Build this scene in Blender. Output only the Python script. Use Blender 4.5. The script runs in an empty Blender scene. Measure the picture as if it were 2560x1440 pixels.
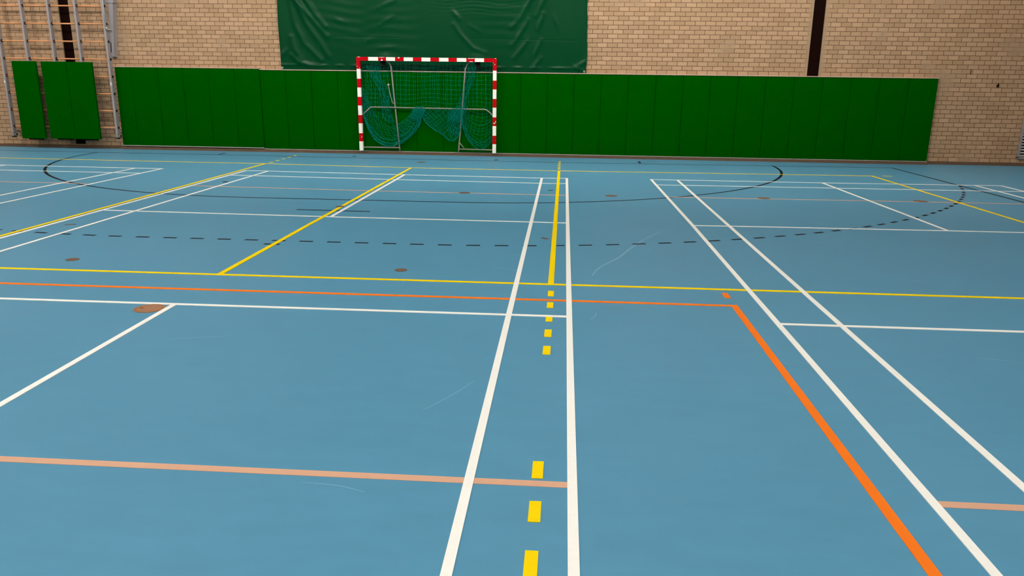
import bpy, bmesh, math, random
import numpy as np
from mathutils import Vector, Matrix, noise
random.seed(7)
S = bpy.context.scene
COL = S.collection

# ------------------------------------------------------------------ camera
cam_d = bpy.data.cameras.new('camera'); cam = bpy.data.objects.new('camera', cam_d); COL.objects.link(cam)
CX, CY, CZ, YAW, PITCH, ROLL, FPX = 3.052, -6.4978, 1.7064, -0.0647, -0.2623, 0.0133, 1938.19
cf = Vector((math.sin(YAW)*math.cos(PITCH), math.cos(YAW)*math.cos(PITCH), math.sin(PITCH)))
cr = Vector((math.cos(YAW), -math.sin(YAW), 0)); cu = cr.cross(cf)
r2 = cr*math.cos(ROLL) + cu*math.sin(ROLL); u2 = -cr*math.sin(ROLL) + cu*math.cos(ROLL)
cam.matrix_world = Matrix(((r2.x, u2.x, -cf.x, CX), (r2.y, u2.y, -cf.y, CY), (r2.z, u2.z, -cf.z, CZ), (0, 0, 0, 1)))
cam_d.sensor_width = 36; cam_d.lens = FPX/2560*36; cam_d.clip_start = 0.05; cam_d.clip_end = 200
S.camera = cam
# ------------------------------------------------------------------ world / exposure
wd = bpy.data.worlds.new('hall_world'); S.world = wd; wd.use_nodes = True
wd.node_tree.nodes['Background'].inputs[0].default_value = (0.9, 0.95, 1, 1)
wd.node_tree.nodes['Background'].inputs[1].default_value = 0.0
S.view_settings.view_transform = 'Standard'; S.view_settings.look = 'None'
S.view_settings.gamma = 1; S.view_settings.use_curve_mapping = False
S.view_settings.exposure = 1.38
LAMP_W = 24.0       # radiance of the ceiling lamp panels
HALL = dict(x0=-13.6, x1=14.6, y0=-30.0, y1=11.6, h=7.0)
# (x, y, relative brightness) of the ceiling lamps
LAMPS = [(x, y, round(k*kx, 3)) for y, k in ((4.4, 0.62), (0.6, 0.9), (-3.2, 1.1), (-7.0, 1.1), (-10.8, 1.0), (-16, 1.0), (-22, 1.0)) for x, kx in ((-10.2, 1.3), (-3.4, 1.14), (3.4, .93), (10.2, .62))]
# unseen tilted lamps, added to brighten the goal wall and far floor
WALL_FILL = [(x, 6.5, k) for x, k in ((-12.4, 2.4), (-7.6, 0.9), (-3.0, 1.8), (1.5, 2.1), (6.0, 2.0), (10.2, 1.2))]

# ------------------------------------------------------------------ materials
def srgb(r, g, b):
    f = lambda c: (c/255/12.92) if c <= 10 else ((c/255+0.055)/1.055)**2.4
    return (f(r), f(g), f(b), 1)
def mat(name, col, rough=0.5, metal=0.0, var=0.0, vscale=8.0, bump=0.0, bscale=60.0, spec=0.5, coat=0.0):
    m = bpy.data.materials.new(name); m.use_nodes = True; nt = m.node_tree; b = nt.nodes['Principled BSDF']
    b.inputs['Roughness'].default_value = rough; b.inputs['Metallic'].default_value = metal
    b.inputs['Specular IOR Level'].default_value = spec; b.inputs['Coat Weight'].default_value = coat
    tc = nt.nodes.new('ShaderNodeTexCoord')
    n = nt.nodes.new('ShaderNodeTexNoise'); n.inputs['Scale'].default_value = vscale; n.inputs['Detail'].default_value = 5
    nt.links.new(tc.outputs['Object'], n.inputs['Vector'])
    mx = nt.nodes.new('ShaderNodeMix'); mx.data_type = 'RGBA'
    mx.inputs['A'].default_value = tuple(c*(1-var) for c in col[:3])+(1,)
    mx.inputs['B'].default_value = tuple(min(1, c*(1+var)) for c in col[:3])+(1,)
    nt.links.new(n.outputs['Fac'], mx.inputs['Factor']); nt.links.new(mx.outputs['Result'], b.inputs['Base Color'])
    if bump:
        n2 = nt.nodes.new('ShaderNodeTexNoise'); n2.inputs['Scale'].default_value = bscale
        nt.links.new(tc.outputs['Object'], n2.inputs['Vector'])
        bp = nt.nodes.new('ShaderNodeBump'); bp.inputs['Strength'].default_value = bump; bp.inputs['Distance'].default_value = 0.01
        nt.links.new(n2.outputs['Fac'], bp.inputs['Height']); nt.links.new(bp.outputs['Normal'], b.inputs['Normal'])
    return m
def lin(r, g, b): return (r, g, b, 1)
M = {}
M['white'] = mat('white_tape', lin(.95, .88, .80), .45, spec=.2, var=.04, vscale=30)
M['yellow'] = mat('yellow_tape', lin(.95, .64, .0), .5, spec=.04, var=.03)
M['orange'] = mat('orange_tape', lin(.95, .19, .012), .5, spec=.05, var=.03)
M['pink'] = mat('pink_tape', lin(.70, .37, .235), .5, spec=.15, var=.05, vscale=20)
M['black'] = mat('black_tape', lin(.006, .006, .010), .6, var=.05, spec=.08)
M['pad'] = mat('green_pad_vinyl', lin(.0, .069, .0), .6, var=.06, vscale=2.2, bump=.12, bscale=180, spec=.0)
M['tarp'] = mat('green_tarpaulin', lin(.0, .044, .0125), .32, var=.05, vscale=1.5, bump=.05, bscale=130, spec=.11)
M['red'] = mat('red_paint', lin(.50, .0, .004), .5, spec=.06, var=.08, vscale=12)
M['gwhite'] = mat('white_paint', lin(.92, .85, .74), .4, spec=.2, var=.03)
M['steel'] = mat('galvanised_tube', lin(.30, .255, .22), .5, .25, var=.15, vscale=20)
M['rackgrey'] = mat('grey_painted_steel', lin(.33, .29, .29), .45, .1, var=.06)
M['wood'] = mat('varnished_wood', lin(.70, .30, .12), .4, var=.12, vscale=5)
M['rubber'] = mat('black_rubber', lin(.006, .005, .005), .7, spec=.08)
M['dark'] = mat('dark_brown_steel', lin(.008, .002, .001), .7, var=.15, spec=.03)
M['rail'] = mat('pale_wood_rail', lin(.50, .36, .27), .5, var=.12, vscale=6)
M['alu'] = mat('aluminium_rail', lin(.55, .52, .48), .4, .3, var=.05)
M['copper'] = mat('brown_socket_cover', lin(.36, .15, .062), .45, .05, var=.25, vscale=25)
M['net'] = mat('teal_net_cord', lin(.0, .20, .135), .7, var=.45, vscale=7, spec=.05)
M['grille'] = mat('grey_grille_metal', lin(.30, .27, .27), .5, .2, var=.05)
M['plinth'] = mat('brown_plinth', lin(.135, .082, .052), .7, var=.25, vscale=9, spec=.1)
M['paint_white'] = mat('ceiling_paint', lin(.72, .71, .68), .8, var=.03)
M['sticker'] = mat('white_sticker', lin(.8, .78, .75), .5)
M['grommet'] = mat('metal_grommet', lin(.6, .58, .52), .35, .6)
M['cord'] = mat('pale_cord', lin(.55, .42, .30), .7)
M['scuff'] = mat('scuff_mark', lin(.15, .345, .46), .5)
M['backing'] = mat('seam_shade_board', lin(.004, .006, .004), .8, spec=.0)  # black colour stands in for the shade in the gaps between pads
M['dull_copper'] = mat('dull_brown_cover', lin(.17, .085, .045), .5, .1, var=.3, vscale=30)
M['groove'] = mat('dark_brown_groove', lin(.13, .05, .02), .5)
# lamp diffuser
m = bpy.data.materials.new('lamp_diffuser'); m.use_nodes = True; nt = m.node_tree
def lampmat(k):
    name = 'lamp_diffuser_%d' % int(k*100)
    if name in bpy.data.materials: return bpy.data.materials[name]
    m = bpy.data.materials.new(name); m.use_nodes = True; b = m.node_tree.nodes['Principled BSDF']
    b.inputs['Base Color'].default_value = (.8, .8, .8, 1)
    b.inputs['Emission Color'].default_value = (1, .965, .90, 1); b.inputs['Emission Strength'].default_value = LAMP_W*k
    return m
# brick: running bond, course 94.6 mm, unit 222.6 mm; ax = horizontal axis of the wall
def brickmat(name, ax, stains=()):
    m = bpy.data.materials.new(name); m.use_nodes = True; nt = m.node_tree; N = nt.nodes; L = nt.links; b = N['Principled BSDF']
    b.inputs['Roughness'].default_value = .85; b.inputs['Specular IOR Level'].default_value = .25
    tc = N.new('ShaderNodeTexCoord'); sp = N.new('ShaderNodeSeparateXYZ'); L.new(tc.outputs['Object'], sp.inputs[0])
    # slight unevenness of the joints
    nz = N.new('ShaderNodeTexNoise'); nz.inputs['Scale'].default_value = 7; nz.inputs['Detail'].default_value = 3; L.new(tc.outputs['Object'], nz.inputs['Vector'])
    def math_(op, a, c=None):
        n = N.new('ShaderNodeMath'); n.operation = op
        for i, v in enumerate((a, c)):
            if v is None: continue
            if isinstance(v, (int, float)): n.inputs[i].default_value = v
            else: L.new(v, n.inputs[i])
        return n.outputs[0]
    w = math_('MULTIPLY', math_('SUBTRACT', nz.outputs['Fac'], .5), .016)
    u = math_('ADD', math_('ADD', sp.outputs[ax], -3.7029+.2226*200), w)
    v = math_('ADD', math_('ADD', sp.outputs['Z'], -.064+.0946*200), w)
    cb = N.new('ShaderNodeCombineXYZ'); L.new(u, cb.inputs[0]); L.new(v, cb.inputs[1])
    br = N.new('ShaderNodeTexBrick'); br.offset = .5; br.inputs['Scale'].default_value = 1
    br.inputs['Brick Width'].default_value = .2226; br.inputs['Row Height'].default_value = .0946
    br.inputs['Mortar Size'].default_value = .0062; br.inputs['Mortar Smooth'].default_value = .25; br.inputs['Bias'].default_value = -.1
    br.inputs['Color1'].default_value = (.375, .230, .128, 1); br.inputs['Color2'].default_value = (.475, .298, .176, 1)
    br.inputs['Mortar'].default_value = (.14, .066, .032, 1)
    L.new(cb.outputs[0], br.inputs['Vector'])
    n1 = N.new('ShaderNodeTexNoise'); n1.inputs['Scale'].default_value = 1.3; n1.inputs['Detail'].default_value = 6; L.new(tc.outputs['Object'], n1.inputs['Vector'])
    n2 = N.new('ShaderNodeTexNoise'); n2.inputs['Scale'].default_value = 45; n2.inputs['Detail'].default_value = 4; L.new(tc.outputs['Object'], n2.inputs['Vector'])
    # mortar smeared flush over some patches and beside the steel columns
    sm = N.new('ShaderNodeMapRange'); sm.inputs['From Min'].default_value = .56; sm.inputs['From Max'].default_value = .68
    sm.inputs['To Max'].default_value = .75; L.new(n1.outputs['Fac'], sm.inputs['Value'])
    fac = sm.outputs[0]
    for cx, hw in stains:
        d = math_('ABSOLUTE', math_('ADD', sp.outputs[ax], -cx))
        r = N.new('ShaderNodeMapRange'); r.inputs['From Min'].default_value = hw; r.inputs['From Max'].default_value = hw+.07
        r.inputs['To Min'].default_value = .85; r.inputs['To Max'].default_value = 0
        L.new(math_('ADD', d, w), r.inputs['Value']); fac = math_('MAXIMUM', fac, r.outputs[0])
    mx = N.new('ShaderNodeMix'); mx.data_type = 'RGBA'; L.new(fac, mx.inputs['Factor']); L.new(br.outputs['Color'], mx.inputs['A'])
    mx.inputs['B'].default_value = (.36, .235, .14, 1)
    mv = N.new('ShaderNodeMapRange'); mv.inputs['To Min'].default_value = .74; mv.inputs['To Max'].default_value = 1.26; L.new(n2.outputs['Fac'], mv.inputs['Value'])
    mul = N.new('ShaderNodeVectorMath'); mul.operation = 'SCALE'; L.new(mx.outputs['Result'], mul.inputs[0]); L.new(mv.outputs[0], mul.inputs['Scale'])
    L.new(mul.outputs[0], b.inputs['Base Color'])
    h = math_('ADD', math_('MULTIPLY', br.outputs['Fac'], -1.0), math_('MULTIPLY', n2.outputs['Fac'], .35))
    bp = N.new('ShaderNodeBump'); bp.inputs['Strength'].default_value = .5; bp.inputs['Distance'].default_value = .006
    L.new(h, bp.inputs['Height']); L.new(bp.outputs['Normal'], b.inputs['Normal'])
    return m
M['brick_x'] = brickmat('buff_brick', 'X', ((-8.515, .19), (8.445, .17)))
M['brick_y'] = brickmat('buff_brick_side', 'Y')
def floormat():
    m = bpy.data.materials.new('blue_sports_floor'); m.use_nodes = True; nt = m.node_tree; N = nt.nodes; L = nt.links; b = N['Principled BSDF']
    tc = N.new('ShaderNodeTexCoord')
    def noise_(scale, detail, sc=(1, 1, 1), rot=0, rough=.55):
        mp = N.new('ShaderNodeMapping'); mp.inputs['Scale'].default_value = sc; mp.inputs['Rotation'].default_value = (0, 0, rot)
        n = N.new('ShaderNodeTexNoise'); n.inputs['Scale'].default_value = scale; n.inputs['Detail'].default_value = detail; n.inputs['Roughness'].default_value = rough
        L.new(tc.outputs['Object'], mp.inputs['Vector']); L.new(mp.outputs[0], n.inputs['Vector']); return n.outputs['Fac']
    a = noise_(.55, 5); c = noise_(3.0, 6, (1, 2.2, 1)); s1 = noise_(2.4, 8, (1, 14, 1), .5, .62); s2 = noise_(2.0, 8, (1, 16, 1), -1.1, .62)
    mx = N.new('ShaderNodeMix'); mx.data_type = 'RGBA'; L.new(a, mx.inputs['Factor'])
    mx.inputs['A'].default_value = (.082, .252, .372, 1); mx.inputs['B'].default_value = (.103, .286, .42, 1)
    mx2 = N.new('ShaderNodeMix'); mx2.data_type = 'RGBA'; mx2.blend_type = 'MULTIPLY'; mx2.inputs['Factor'].default_value = 1
    mr = N.new('ShaderNodeMapRange'); mr.inputs['To Min'].default_value = .90; mr.inputs['To Max'].default_value = 1.10; L.new(c, mr.inputs['Value'])
    L.new(mx.outputs['Result'], mx2.inputs['A']); L.new(mr.outputs[0], mx2.inputs['B'])
    mxp = N.new('ShaderNodeMath'); mxp.operation = 'MAXIMUM'; L.new(s1, mxp.inputs[0]); L.new(s2, mxp.inputs[1])
    r2 = N.new('ShaderNodeMapRange'); r2.inputs['From Min'].default_value = .72; r2.inputs['From Max'].default_value = .86; r2.inputs['To Max'].default_value = .32; L.new(mxp.outputs[0], r2.inputs['Value'])
    mx3 = N.new('ShaderNodeMix'); mx3.data_type = 'RGBA'; L.new(r2.outputs[0], mx3.inputs['Factor']); L.new(mx2.outputs['Result'], mx3.inputs['A']); mx3.inputs['B'].default_value = (.30, .50, .58, 1)
    L.new(mx3.outputs['Result'], b.inputs['Base Color'])
    b.inputs['Roughness'].default_value = .40; b.inputs['Specular IOR Level'].default_value = .07
    rr = N.new('ShaderNodeMapRange'); rr.inputs['To Min'].default_value = .34; rr.inputs['To Max'].default_value = .50; L.new(c, rr.inputs['Value']); L.new(rr.outputs[0], b.inputs['Roughness'])
    return m
M['floor'] = floormat()

# ------------------------------------------------------------------ mesh helpers
class MB:
    def __init__(s): s.v = []; s.f = []; s.mi = []
    def add(s, v, f, mi=0):
        o = len(s.v); s.v += [tuple(p) for p in v]; s.f += [tuple(i+o for i in q) for q in f]; s.mi += [mi]*len(f)
    def box(s, x0, x1, y0, y1, z0, z1, mi=0):
        s.add([(x0,y0,z0),(x1,y0,z0),(x1,y1,z0),(x0,y1,z0),(x0,y0,z1),(x1,y0,z1),(x1,y1,z1),(x0,y1,z1)],
              [(0,3,2,1),(4,5,6,7),(0,1,5,4),(1,2,6,5),(2,3,7,6),(3,0,4,7)], mi)
    def tube(s, pts, r, n=10, caps=True, mi=0):
        P = [Vector(p) for p in pts]; rings = []; up = None
        for i, p in enumerate(P):
            t = (P[min(i+1, len(P)-1)]-P[max(i-1, 0)]).normalized()
            if up is None:
                up = Vector((0, 1, 0)) if abs(t.y) < .9 else Vector((1, 0, 0))
            a = (up - t*up.dot(t)).normalized(); up = a; b = t.cross(a)
            rings.append([p+a*r*math.cos(2*math.pi*k/n)+b*r*math.sin(2*math.pi*k/n) for k in range(n)])
        v = [q for R in rings for q in R]; f = []
        for i in range(len(P)-1):
            for k in range(n):
                k2 = (k+1) % n; f.append((i*n+k, i*n+k2, (i+1)*n+k2, (i+1)*n+k))
        if caps: f.append(tuple(range(n-1, -1, -1))); f.append(tuple(len(v)-n+k for k in range(n)))
        s.add(v, f, mi)
    def prism(s, poly, z0, z1, mi=0):      # poly in XY, counter-clockwise
        n = len(poly); v = [(x, y, z0) for x, y in poly]+[(x, y, z1) for x, y in poly]
        s.add(v, [tuple(range(n-1, -1, -1)), tuple(range(n, 2*n))]+[(k, (k+1) % n, n+(k+1) % n, n+k) for k in range(n)], mi)
    def build(s, name, mats, parent=None, smooth=False, bevel=0, loc=None):
        me = bpy.data.meshes.new(name); v = s.v
        if loc: v = [(a-loc[0], b-loc[1], c-loc[2]) for a, b, c in v]
        me.from_pydata(v, [], s.f); me.update()
        for m_ in (mats if isinstance(mats, (list, tuple)) else [mats]): me.materials.append(m_)
        for p, i in zip(me.polygons, s.mi): p.material_index = i; p.use_smooth = smooth
        bm = bmesh.new(); bm.from_mesh(me); bmesh.ops.recalc_face_normals(bm, faces=bm.faces); bm.to_mesh(me); bm.free()
        o = bpy.data.objects.new(name, me); COL.objects.link(o)
        if parent: o.parent = parent
        if loc: o.location = loc
        if bevel:
            b = o.modifiers.new('bevel', 'BEVEL'); b.width = bevel; b.segments = 3; b.limit_method = 'ANGLE'
        return o
def tag(o, label=None, cat=None, group=None, kind=None):
    if label: o['label'] = label
    if cat: o['category'] = cat
    if group: o['group'] = group
    if kind: o['kind'] = kind
    return o
def empty(name, loc=(0, 0, 0)):
    o = bpy.data.objects.new(name, None); COL.objects.link(o); o.location = loc; o.empty_display_size = .1; return o
def local(parent, mb, name, mats, **k):
    """mesh with world coordinates under an Empty"""
    px, py, pz = parent.location; mb.v = [(a-px, b-py, c-pz) for a, b, c in mb.v]
    return mb.build(name, mats, parent, **k)
def sub(root, part, mb, name, mats, **k):
    """sub-part: mesh with world coordinates under a part of root"""
    o = local(root, mb, name, mats, **k); o.parent = part; return o
ORD = ['first','second','third','fourth','fifth','sixth','seventh','eighth','ninth','tenth','eleventh','twelfth','thirteenth','fourteenth','fifteenth','sixteenth','seventeenth','eighteenth','nineteenth','twentieth','twenty-first','twenty-second','twenty-third','twenty-fourth','twenty-fifth']

# ------------------------------------------------------------------ the hall
H = HALL; x0, x1, y0, y1, h = H['x0'], H['x1'], H['y0'], H['y1'], H['h']
b = MB(); b.box(x0-.3, x1+.3, y0-.3, y1+.3, -.12, 0); FLOOR = tag(b.build('floor', M['floor']), kind='structure')
b = MB(); b.box(x0-.3, x1+.3, y0-.3, y1+.3, h, h+.2); tag(b.build('ceiling', M['paint_white']), kind='structure')
b = MB()
SL = ((-8.645, -8.395), (8.32, 8.57))          # slots of the two steel columns
xs = [x0-.3, SL[0][0], SL[0][1], SL[1][0], SL[1][1], x1+.3]
for a, c in ((xs[0], xs[1]), (xs[2], xs[3]), (xs[4], xs[5])): b.box(a, c, y1, y1+.3, 0, h)
for a, c in SL: b.box(a, c, y1, y1+.3, 0, .09)
tag(b.build('wall_back', M['brick_x']), kind='structure')
b = MB(); b.box(x0-.3, x0, y0, y1, 0, h); tag(b.build('wall_left', M['brick_y']), kind='structure')
b = MB(); b.box(x1, x1+.3, y0, y1, 0, h); tag(b.build('wall_right', M['brick_y']), kind='structure')
b = MB(); b.box(x0-.3, x1+.3, y0-.3, y0, 0, h); tag(b.build('wall_front', M['brick_x']), kind='structure')
for i, (a, c) in enumerate(SL):
    b = MB(); b.box(a, c, y1+.03, y1+.2, .09, h); tag(b.build('trim_%d' % (i+1), M['dark']), kind='structure')
b = MB(); b.box(-7.40, 11.12, 11.45, 11.6, 0, .055); b.box(x0, -7.40, 11.56, 11.6, 0, .06); b.box(11.12, x1, 11.56, 11.6, 0, .06); tag(b.build('baseboard_back', M['plinth']), kind='structure')
# ceiling lamps
for i, (lx, ly, k) in enumerate(LAMPS):
    t = empty('ceiling_light', (lx, ly, h))
    tag(t, 'long white ceiling light panel over the sports hall floor', 'ceiling light', 'ceiling lights in rows')
    b = MB(); b.box(lx-.75, lx+.75, ly-.2, ly+.2, h-.09, h); local(t, b, 'housing', M['paint_white'])
    b = MB(); b.box(lx-.72, lx+.72, ly-.17, ly+.17, h-.10, h-.088); local(t, b, 'diffuser', lampmat(k))

for lx, ly, k in WALL_FILL:  # fill lamps added out of view for more light on the wall
    t = empty('added_fill_lamp', (lx, ly, h)); tag(t, 'unseen tilted lamp added under the ceiling to brighten the goal wall', 'ceiling light', 'added tilted lamps brightening the goal wall')
    ca, sa = .9, .436
    def wp(u, d_, n_): return (lx+u, ly+d_*sa+n_*ca, h-.22+d_*ca-n_*sa)     # d_ up the panel, n_ along its normal
    for nm, (hu, hd, n0, n1), mm in (('housing', (.8, .2, -.06, 0), M['paint_white']), ('diffuser', (.77, .17, .0, .008), lampmat(k))):
        b = MB(); v = [wp(su*hu, sd*hd, nn) for nn in (n0, n1) for su, sd in ((-1, -1), (1, -1), (1, 1), (-1, 1))]
        b.add(v, [(0, 3, 2, 1), (4, 5, 6, 7), (0, 1, 5, 4), (1, 2, 6, 5), (2, 3, 7, 6), (3, 0, 4, 7)]); local(t, b, nm, mm)
    b = MB(); b.box(lx-.05, lx+.05, ly-.03, ly+.03, h-.15, h); local(t, b, 'bracket', M['paint_white'])

# ------------------------------------------------------------------ markings taped to the floor (parts of the floor)
Z = dict(black=.0006, pink=.0013, orange=.0020, yellow=.0027, white=.0034, yellow_top=.0041)
def strip(name, pts, w, m, z, label=None, closed_ends=True):
    P = [Vector((a, c)) for a, c in pts]; L, R = [], []
    if abs(P[-1].y-P[0].y) > abs(P[-1].x-P[0].x): z += .00035      # crossing tapes lie one on the other
    for i, p in enumerate(P):
        t = (P[min(i+1, len(P)-1)]-P[max(i-1, 0)]).normalized(); n = Vector((-t.y, t.x))
        L.append(p+n*w/2); R.append(p-n*w/2)
    b = MB(); n = len(P)
    v = [(q.x, q.y, z) for q in L]+[(q.x, q.y, z) for q in R]+[(q.x, q.y, 0) for q in L]+[(q.x, q.y, 0) for q in R]
    f = []
    for i in range(n-1):
        f += [(i, i+1, n+i+1, n+i), (i, 2*n+i, 2*n+i+1, i+1), (n+i, n+i+1, 3*n+i+1, 3*n+i)]
    f += [(0, n, 3*n, 2*n), (n-1, 3*n-1, 4*n-1, 2*n-1)]
    b.add(v, f); o = b.build(name, m, FLOOR)
    if label: o['label'] = label
    return o
W4, W5 = .043, .05
def WL(*pts, label=None): strip('white_line', pts, W4, M['white'], Z['white'], label)
# badminton court left of the camera's line of view
WL((3.106, 7.59), (3.135, -6.4), label='white outer side line of the middle badminton court')
WL((2.656, 7.55), (2.68, -6.4), label='white inner side line of the middle badminton court')
WL((-2.462, 7.74), (-2.52, -6.4)); WL((-2.885, 7.74), (-3.0, -6.4))
WL((-2.90, 7.735), (-2.467, 7.72), (.137, 7.60), (2.652, 7.535), (3.127, 7.56)); WL((-2.9, 7.0), (-2.47, 6.999), (.131, 6.876), (2.659, 6.80), (3.11, 6.825))
WL((-2.94, 3.123), (.015, 3.045), (3.11, 3.02)); WL((-2.97, -.942), (3.12, -.938)); WL((.138, 7.60), (.124, 3.04)); WL((.086, -.94), (.11, -5.64))
WL((-2.97, -5.66), (3.13, -5.66))
# right-hand badminton court
WL((4.625, 7.675), (4.654, 3.054), (4.652, -6.4), label='white outer line of the right badminton court, nearest the middle court')
WL((5.094, 7.68), (5.118, -6.4)); WL((10.333, 7.81), (10.37, -6.4)); WL((10.80, 7.83), (10.74, -6.4))
WL((4.603, 7.66), (7.657, 7.70), (10.82, 7.83)); WL((4.63, 6.925), (6.393, 6.971), (10.78, 7.06)); WL((4.654, 3.054), (5.116, 3.079), (7.732, 3.129), (10.76, 3.15)); WL((4.66, -.951), (10.74, -.945))
WL((7.657, 7.70), (7.732, 3.13)); WL((7.73, -.95), (7.75, -5.6))
# left-hand badminton court
WL((-4.52, 7.745), (-4.64, -6.4)); WL((-5.043, 7.747), (-5.10, -6.4)); WL((-10.7, 7.85), (-7.646, 7.79), (-5.043, 7.747), (-4.50, 7.744)); WL((-10.7, 7.09), (-7.192, 7.024), (-4.55, 6.999))
WL((-7.646, 7.79), (-7.66, 3.2)); WL((-10.7, 3.2), (-4.6, 3.16)); WL((-10.25, 7.84), (-10.3, -6.4)); WL((-10.7, 7.85), (-10.75, -6.4))
# yellow volleyball court
def YL(*pts, z='yellow', label=None): strip('yellow_line', pts, W5, M['yellow'], Z[z], label)
YL((-9.05, 9.04), (-3, 8.963), (.036, 8.765), (2.954, 8.755), (9.013, 8.985), label='far yellow side line of the volleyball court')
YL((-9.05, 0), (9.06, 0), label='near yellow side line of the volleyball court'); YL((8.99, 8.96), (9.065, 0)); YL((-9.02, 9.04), (-9.03, 0))
YL((-2.992, 8.95), (-3.02, 0), z='yellow_top'); YL((.036, 8.75), (.022, 0), z='yellow_top', label='yellow centre line of the volleyball court'); YL((2.954, 8.75), (2.968, 0), z='yellow_top')
def YD(x, ya, yb): strip('yellow_dash', ((x, ya), (x, yb)), W5, M['yellow'], Z['yellow'])
for a, c in ((-.22, -.383), (-.566, -.722), (-.915, -1.076), (-1.266, -1.427), (-1.618, -1.784), (-3.237, -3.396), (-3.590, -3.748), (-3.945, -4.105), (-4.30, -4.455), (-4.65, -4.81)): YD(2.974, a, c)
for c in (9.078, 9.42, 9.762, 10.11, 10.456): YD(2.95, c+.075, c-.075)
for c in (9.277, 9.62, 9.971, 10.34, 10.71): YD(-2.982, c+.075, c-.075)
strip('yellow_dash', ((9.205, 9.00), (9.385, 9.005)), W5, M['yellow'], Z['yellow'])
# orange court
strip('orange_line', ((-13, -.501), (4.4545, -.501)), W5, M['orange'], Z['orange']); strip('orange_line', ((4.43, -.4765), (4.43, -20)), .051, M['orange'], Z['orange'])
strip('orange_dash', ((4.4245, -.118), (4.4245, -.277)), W5, M['orange'], Z['orange'])
# salmon lines
for p in (((-10.6, 5.6), (-4.63, 5.53)), ((-2.92, 5.57), (.255, 5.44), (3.1, 5.425)), ((4.65, 5.49), (7.5, 5.564), (10.7, 5.61)), ((-2.98, -3.436), (3.11, -3.440)), ((4.67, -3.458), (10.74, -3.46))):
    strip('salmon_line', p, W5, M['pink'], Z['pink'])
# black handball markings
strip('black_line', ((-9.97, 10.61), (-4.19, 10.575), (0, 10.42), (2.94, 10.35), (10.035, 10.612)), W5, M['black'], Z['black'], 'black goal line of the handball court')
strip('black_line', ((10.01, 10.6), (10.066, 5.77), (10.1, -20)), W5, M['black'], Z['black']); strip('black_line', ((-9.95, 10.6), (-9.95, -20)), W5, M['black'], Z['black'])
GC = 10.59
def arc(R, n=40):
    P = []
    for i in range(n+1):
        a = math.pi/2*(1-i/n); rr = R(a); P.append((-1.5-rr*math.sin(a), GC-rr*math.cos(a)))
    for i in range(1, 8): P.append((-1.5+3*i/8, GC-R(0)))
    for i in range(n+1):
        a = math.pi/2*i/n; rr = R(a); P.append((1.5+rr*math.sin(a), GC-rr*math.cos(a)))
    return P
strip('black_arc', arc(lambda a: 6.0+.11*math.cos(a)**4), W5, M['black'], Z['black'], 'solid black goal area line curving round the goal')
R9 = lambda a: 9.0+.070*math.cos(a)**3
def dash(x, y, ang):
    dx, dy = math.cos(ang)*.0735, math.sin(ang)*.0735; strip('black_dash', ((x-dx, y-dy), (x+dx, y+dy)), W5, M['black'], Z['black'])
for k in range(-4, 5): dash(.006+.302*k, GC-R9(0), 0)
for s in (-1, 1):
    for k in range(0, 41):
        a = math.radians(1.905*k+ (.05 if s > 0 else .15)); rr = R9(a); X = s*1.5+s*rr*math.sin(a)
        if k == 0: X = s*1.511
        if abs(X) < 10.0: dash(X, GC-rr*math.cos(a), s*a)
strip('black_line', ((-.487, 3.537), (.511, 3.512)), W5, M['black'], Z['black'], 'short black seven metre penalty line')
strip('black_dash', ((-.085, 1.331), (.085, 1.331)), W5, M['black'], Z['black']); strip('black_dash', ((-4.70, 10.56), (-4.72, 11.0)), W5, M['black'], Z['black']); strip('black_dash', ((4.69, 10.53), (4.69, 10.92)), W5, M['black'], Z['black'])
# scuffs rubbed into the floor
b = MB()
def scuff(pts, w):
    P = [Vector((a, c)) for a, c in pts]; v = []; f = []
    for i, p in enumerate(P):
        t = (P[min(i+1, len(P)-1)]-P[max(i-1, 0)]).normalized(); n = Vector((-t.y, t.x)); ww = w*(.35+.65*math.sin(math.pi*(i+.5)/len(P)))
        v += [(p.x+n.x*ww, p.y+n.y*ww, .0004), (p.x-n.x*ww, p.y-n.y*ww, .0004)]
    b.add(v, [(2*i, 2*i+1, 2*i+3, 2*i+2) for i in range(len(P)-1)])
def catmull(P, n):
    out = []; P = [P[0]]+list(P)+[P[-1]]
    for i in range(1, len(P)-2):
        for k in range(n):
            t = k/n; q = []
            for d in range(len(P[0])):
                a, c, e, g = P[i-1][d], P[i][d], P[i+1][d], P[i+2][d]
                q.append(.5*(2*c+(-a+e)*t+(2*a-5*c+4*e-g)*t*t+(-a+3*c-3*e+g)*t**3))
            out.append(tuple(q))
    out.append(tuple(P[-2])); return out
scuff(catmull([(3.333, .347), (3.42, .701), (3.616, 1.122), (3.771, 1.581), (3.939, 2.027), (4.233, 2.662)], 8), .011)
for cx_, cy_, L_, a_ in ((4.0, 2.3, .25, 2.2), (2.6, 1.1, .3, -.8), (.9, 2.4, .3, .7), (1.6, 2.6, .25, 2.9), (-.8, -1.0, .22, .5), (.6, -1.7, .35, .3), (3.3, -.9, .2, 1.3), (2.45, -2.5, .5, 1.1), (2.1, -3.55, .3, -.2), (2.55, .5, .25, -.5), (5.9, -1.6, .3, -.3), (6.3, .5, .3, -.2), (-.4, 1.9, .2, .9)):
    scuff(catmull([(cx_-math.cos(a_)*L_/2, cy_-math.sin(a_)*L_/2), (cx_+.02, cy_+.015), (cx_+math.cos(a_)*L_/2, cy_+math.sin(a_)*L_/2)], 6), .003)
b.build('scuff_mark', M['scuff'], FLOOR)['label'] = 'pale curved scuff marks on the blue floor'

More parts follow.
